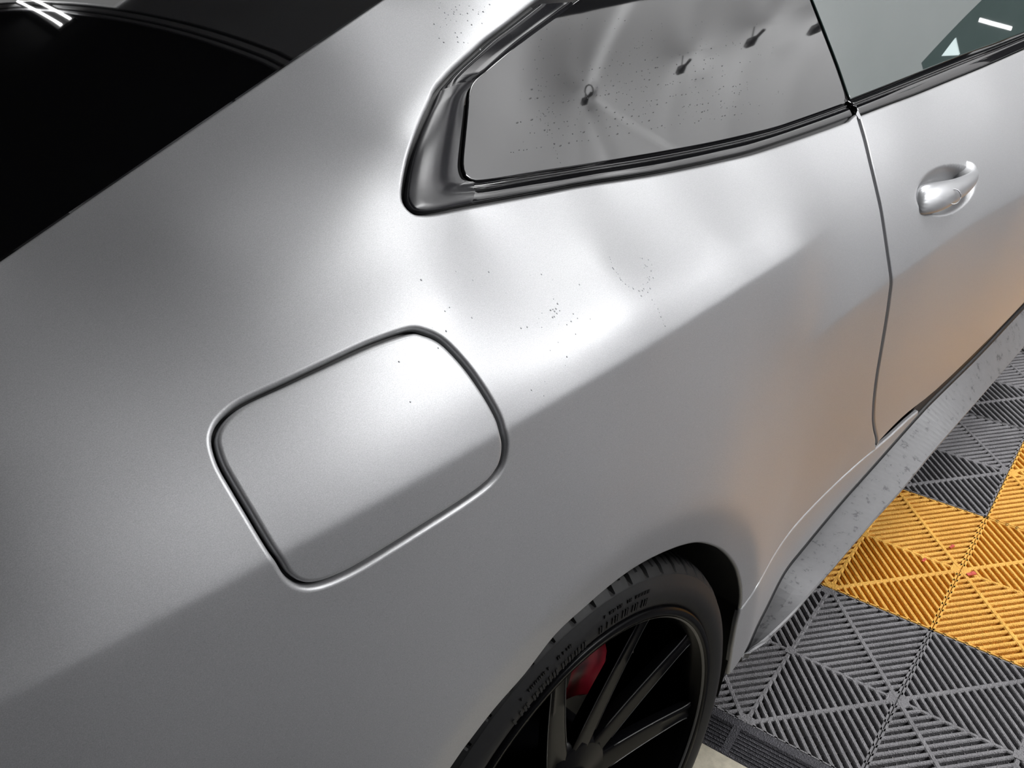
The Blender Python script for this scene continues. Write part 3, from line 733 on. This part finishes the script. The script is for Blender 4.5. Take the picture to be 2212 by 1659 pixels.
# scraps on the yellow tile
def scrap(px,s,label,rot):
    c=px_z([px],[TZ])[0];m=MB();m.box((0,0,.0012),(s,s*.35,.0012));m.box((s*.5,s*.2,.002),(s*.4,s*.3,.0010))
    o=m.build('plastic_scrap',M['debris']);o.location=(c[0],c[1],TZ+.0004);o.rotation_euler=(0,0,rot);tag(o,label,'scrap','red scraps on the yellow tiles')
scrap((2098,1241),.0095,'biggest red scrap, on the right-hand yellow tile by the seam',-.6)
scrap((1996,1211),.006,'small faded red scrap on the left yellow tile, nearest the middle ridge',-.2)
scrap((2056,1182),.0065,'pinkish red scrap wedged between ribs of the left yellow tile',-.3)
# ------------------------------------------------------------------ room
def plane(name,P,m): return obj(name,P,[(0,1,2,3)],m,smooth=False)
def slab(name,c,h,m,kind=True):
    s=MB();s.box(c,h);o=s.build(name,m)
    if kind:struct(o)
    return o
slab('ceiling',(1,0,3.45),(7.2,6.0,.05),M['ceiling'])
slab('wall_left',(1,6.1,1.7),(7.2,.1,1.7),M['wall'])
struct(slab('ceiling_panel',(4.5,3.6,3.39),(3.62,2.3,.008),M['ceilpanel']))
cr_=MB();cr_.box((.84,3.6,3.375),(.012,2.3,.01));cr_.box((.80,3.6,3.372),(.008,2.3,.01));struct(cr_.build('trim_1',M['ceilpanel']))
lp=empty('light_panel',(1.05,4.2,3.36));tag(lp,'square ceiling light panel mirrored in the rear window corner','light')  # grey board given a glow so it shows in the glass
m=MB();m.box((0,0,0),(.17,.95,.01));m.build('diffuser',M['diffuser'],lp);slab('wall_right',(1,-6.05,1.7),(7.2,.05,1.7),M['wallr'])
slab('wall_front',(8.25,0,1.7),(.05,6,1.7),M['wall']);slab('wall_back',(-6.25,0,1.7),(.05,6,1.7),M['wall'])
# silver sheet, tied back with toggles, hanging ahead of the car on its right
SX=3.4;sy0,sy1,sz0,sz1=(-5.6, -1.45, 0.75, 3.3)
TIES=[(-2.005, 2.505), (-1.81, 2.325), (-1.7, 2.228), (-1.645, 2.145)]
ny,nz=300,200
V=[]
YR=-.70
def z1(y): return float(np.interp(y,[-5.6,-2.6,-2.3,-1.92,-1.82,-1.76,-1.70,-1.19,-.6],[3.34,3.25,3.08,2.64,2.53,2.46,2.37,1.90,1.6]))
def z0(y):
    u=min(max((y+1.47)/.05,0),1);u=u*u*(3-2*u)
    return (1-u)*sz0+u*max(1.0,1.60-.54*(y+1.42))
U,Vv=np.meshgrid(np.linspace(0,1,ny)**.6,np.linspace(0,1,nz))
Y=np.zeros_like(U);Z=np.zeros_like(U)
for j in range(ny):
    y=sy0+(YR-sy0)*U[0,j];Y[:,j]=y;Z[:,j]=z0(y)+(z1(y)-z0(y))*Vv[:,0]
X=.030*np.sin(Y*1.7+.6)*np.cos(Z*1.3)+.006*np.sin(Y*4.1+Z*2.2)
for (y,z) in TIES:
    r=np.hypot(Y-y,(Z-z));X+=.030*np.exp(-r/.035)+.018*np.exp(-(r/.13)**2)
    dy,dz=Y-y,Z-z;X-=.006*np.exp(-np.abs(dz-.3*dy)/.012)*np.exp(-r/.15)
X-=.085*np.exp(-((Y+1.95)**2+(Z-2.66)**2)/.18**2)+.07*np.exp(-((Y+2.55)**2+(Z-2.55)**2)/.22**2)
zl=np.interp(-Y,[-t[0] for t in TIES]+[3.2],[t[1]-.02 for t in TIES]+[2.30]);X+=.007*np.tanh((Z-zl)/.006)
a0=np.array(TIES[-1 if TIES[-1][0]<TIES[0][0] else 0]);b0=a0+[-.20,-.22];dv=(b0-a0);tt=np.clip(((Y-a0[0])*dv[0]+(Z-a0[1])*dv[1])/(dv@dv),0,1);dd=np.hypot(Y-a0[0]-tt*dv[0],Z-a0[1]-tt*dv[1]);X-=.007*np.exp(-dd/.012)
V=np.stack([SX+X,Y,Z],-1).reshape(-1,3);F=[(i*ny+j,i*ny+j+1,(i+1)*ny+j+1,(i+1)*ny+j) for i in range(nz-1) for j in range(ny-1)]
sheet=empty('sheet_screen',(SX,(sy0+sy1)/2,0));tag(sheet,'silver-grey stretched sheet with tied dimples, mirrored in the side windows','sheet')
def kid(o,p): o.parent=p;o.matrix_parent_inverse=Matrix.Translation(-Vector(p.location));return o
sh=kid(obj('fabric',V,F,M['sheet']),sheet);fixwind(sh)
for i_,(y,z) in enumerate(TIES):
    t=MB();q_=(y-.014,z-.024);t.tube([(SX+.03,y,z),(SX-.004,q_[0],q_[1])],.0012,6);t.tube([(SX-.006,q_[0]-.012,q_[1]+.004),(SX-.006,q_[0],q_[1]),(SX-.006,q_[0]+.012,q_[1]-.004)],[.004,.0095,.004],8);t.tube([(SX-.006,q_[0]+.010,q_[1]-.004),(SX-.008,q_[0]+.030,q_[1]-.009)],.0030,6)
    if i_==0: t.tube([(SX-.008,q_[0]+.030+.014*math.cos(a),q_[1]-.002+.011*math.sin(a)) for a in np.linspace(0,6.2,12)],.0018,6)
    kid(t.build('toggle',M['tie'],None,True),sheet)
for yy in (sy0,-.66):
    t=MB();t.tube([(SX+.06,yy,.022 if yy>-2 else .001),(SX+.06,yy,3.39)],.025);kid(t.build('post',M['tie'],None,True),sheet)
# ceiling tubes
def tube_light(loc,ln,ang,label,w=.013,sp=.022,hm='fixture'):
    r=empty('ceiling_light',loc);r.rotation_euler=(0,0,ang);tag(r,label,'light','linear ceiling lights')
    m=MB();m.box((0,0,.03),(ln/2,.05,.025));m.build('housing',M[hm],r)
    m=MB();m.box((0,sp,-.004),(ln/2-.02,w,.009));m.build('tube',M['tube'],r)
    m=MB();m.box((0,-sp,-.004),(ln/2-.02,w,.009));m.build('tube',M['tube'],r)
for l in [((2.3, -1.3, 3.36), 1.6, 1.5708, 'twin-tube ceiling light above the front of the car'), ((2.4, -3.2, 3.36), 2.6, 1.5708, 'twin-tube ceiling light facing the silver sheet'), ((2.7, -4.2, 3.36), 3.0, 0.0, 'twin-tube ceiling light along the right wall'), ((0.812, 4.14, 3.36), 1.2, 1.408, 'twin-tube ceiling light over the far side of the car, mirrored in the rear window', 0.007, 0.028, 'tie'), ((1.25, 0.15, 3.36), 1.0, 1.5708, 'twin-tube ceiling light above the car roof')]: tube_light(*l)  # sheet-facing and right-wall tubes are added for their light
wl=empty('wall_light',(7.0,-2.1,2.0));tag(wl,'small slanted tube light ahead of the car, mirrored in the door window','light')
m=MB();m.tube([(7,-2.09,2.19),(7,-2.03,1.97)],.007,8);kid(m.build('tube',M['tube']),wl)
m=MB();m.sweep([[(7+dx,-2.30,2.345),(7+dx,-2.21,2.30),(7+dx,-2.25,2.235)] for dx in (0,.03)]);kid(m.build('triangular_shade',M['diffuser2']),wl)  # mirrored white triangle with added glow, no part of a lamp


# ------------------------------------------------------------------ water beads and dried marks
def beads(name,pts,m,parent,off=0,r=.0005,asp=None,surf=None):
    global HH
    old=HH
    if surf is not None: HH=surf
    q=cast(pts);ok=~np.isnan(q[:,0]);q=q[ok];P=S(q);N=NRM(q);HH=old;mb=MB()
    for i,(p,n_) in enumerate(zip(P,N)):
        rr=r*random.uniform(.5,1.3);a=np.cross(n_,[0,0,1]);a/=np.linalg.norm(a);b_=np.cross(n_,a);sx=1 if asp is None else random.uniform(*asp)
        V=[p+n_*(off+rr*.55)];F=[]
        for k,(s_,hh_) in enumerate(((.75,.38),(1,0.0))):
            for u in np.linspace(0,2*np.pi,8,endpoint=False): V.append(p+n_*(off+rr*hh_)+rr*s_*(np.cos(u)*a*sx+np.sin(u)*b_))
        for k in range(8):
            l=(k+1)%8;F+=[(0,1+k,1+l),(1+k,9+k,9+l,1+l)]
        mb.add(V,F)
    o=mb.build(name,m,parent,True);o['kind']='stuff';return o
def scat(path,n,j): 
    p=resample(np.array(path,float),1e9 if len(path)<2 else max(1,np.linalg.norm(np.diff(np.array(path,float),axis=0),axis=1).sum()/n),False)
    return [tuple(a+RNG.normal(0,j,2)) for a in p]
pt=scat([(1317,555),(1325,580),(1345,607),(1362,620),(1380,628)],14,2)+scat([(1392,560),(1403,590),(1402,612),(1390,630),(1380,630)],26,6)+scat([(1409,650),(1425,675),(1440,708)],7,2)
pt+=[tuple(v) for v in RNG.normal((1200,690),(35,22),(22,2))]+[tuple(v) for v in RNG.normal((1000,30),(35,30),(26,2))]+[tuple(v) for v in RNG.normal((990,70),(25,25),(16,2))]+[tuple(v) for v in RNG.uniform((850,560),(1300,900),(25,2))]
beads('water_beads',pt,M['water'],body,r=.0008)
gp=[]
for y0 in (268,282,296,312,330,240,200,180,222):
    x=1090+RNG.uniform(0,60)
    while x<1600:
        x+=RNG.uniform(4,22)
        if RNG.random()<.6: gp.append((x,y0-(x-1100)*.17+RNG.normal(0,1.5)))
gp=[p for p in gp if inside(np.array([p]),glass_in_poly)[0]]
beads('dried_water_marks',gp,M['mark'],qwin,r=.0006,asp=(1,3.5),surf=gfit)
gp=[tuple(v) for v in RNG.uniform((1120,40),(1700,260),(230,2))]+[tuple(v) for v in RNG.normal((1180,255),(14,18),(24,2))]+scat([(1190,280),(1200,330),(1211,352)],8,1.5)
gp=[p for p in gp if inside(np.array([p]),glass_in_poly)[0]]
beads('dirt_specks',gp,M['mark'],qwin,r=.00045,surf=gfit)

# ------------------------------------------------------------------ turn everything from the car frame to the bay frame
for o in list(COL.objects):
    if o.parent is None and o.type in('MESH','EMPTY') and not o.name.startswith(('wall_left','wall_right','wall_front','wall_back')) and o.name not in('floor','ceiling'):
        o.matrix_world=RB@Matrix.LocRotScale(o.location,o.rotation_euler,o.scale)
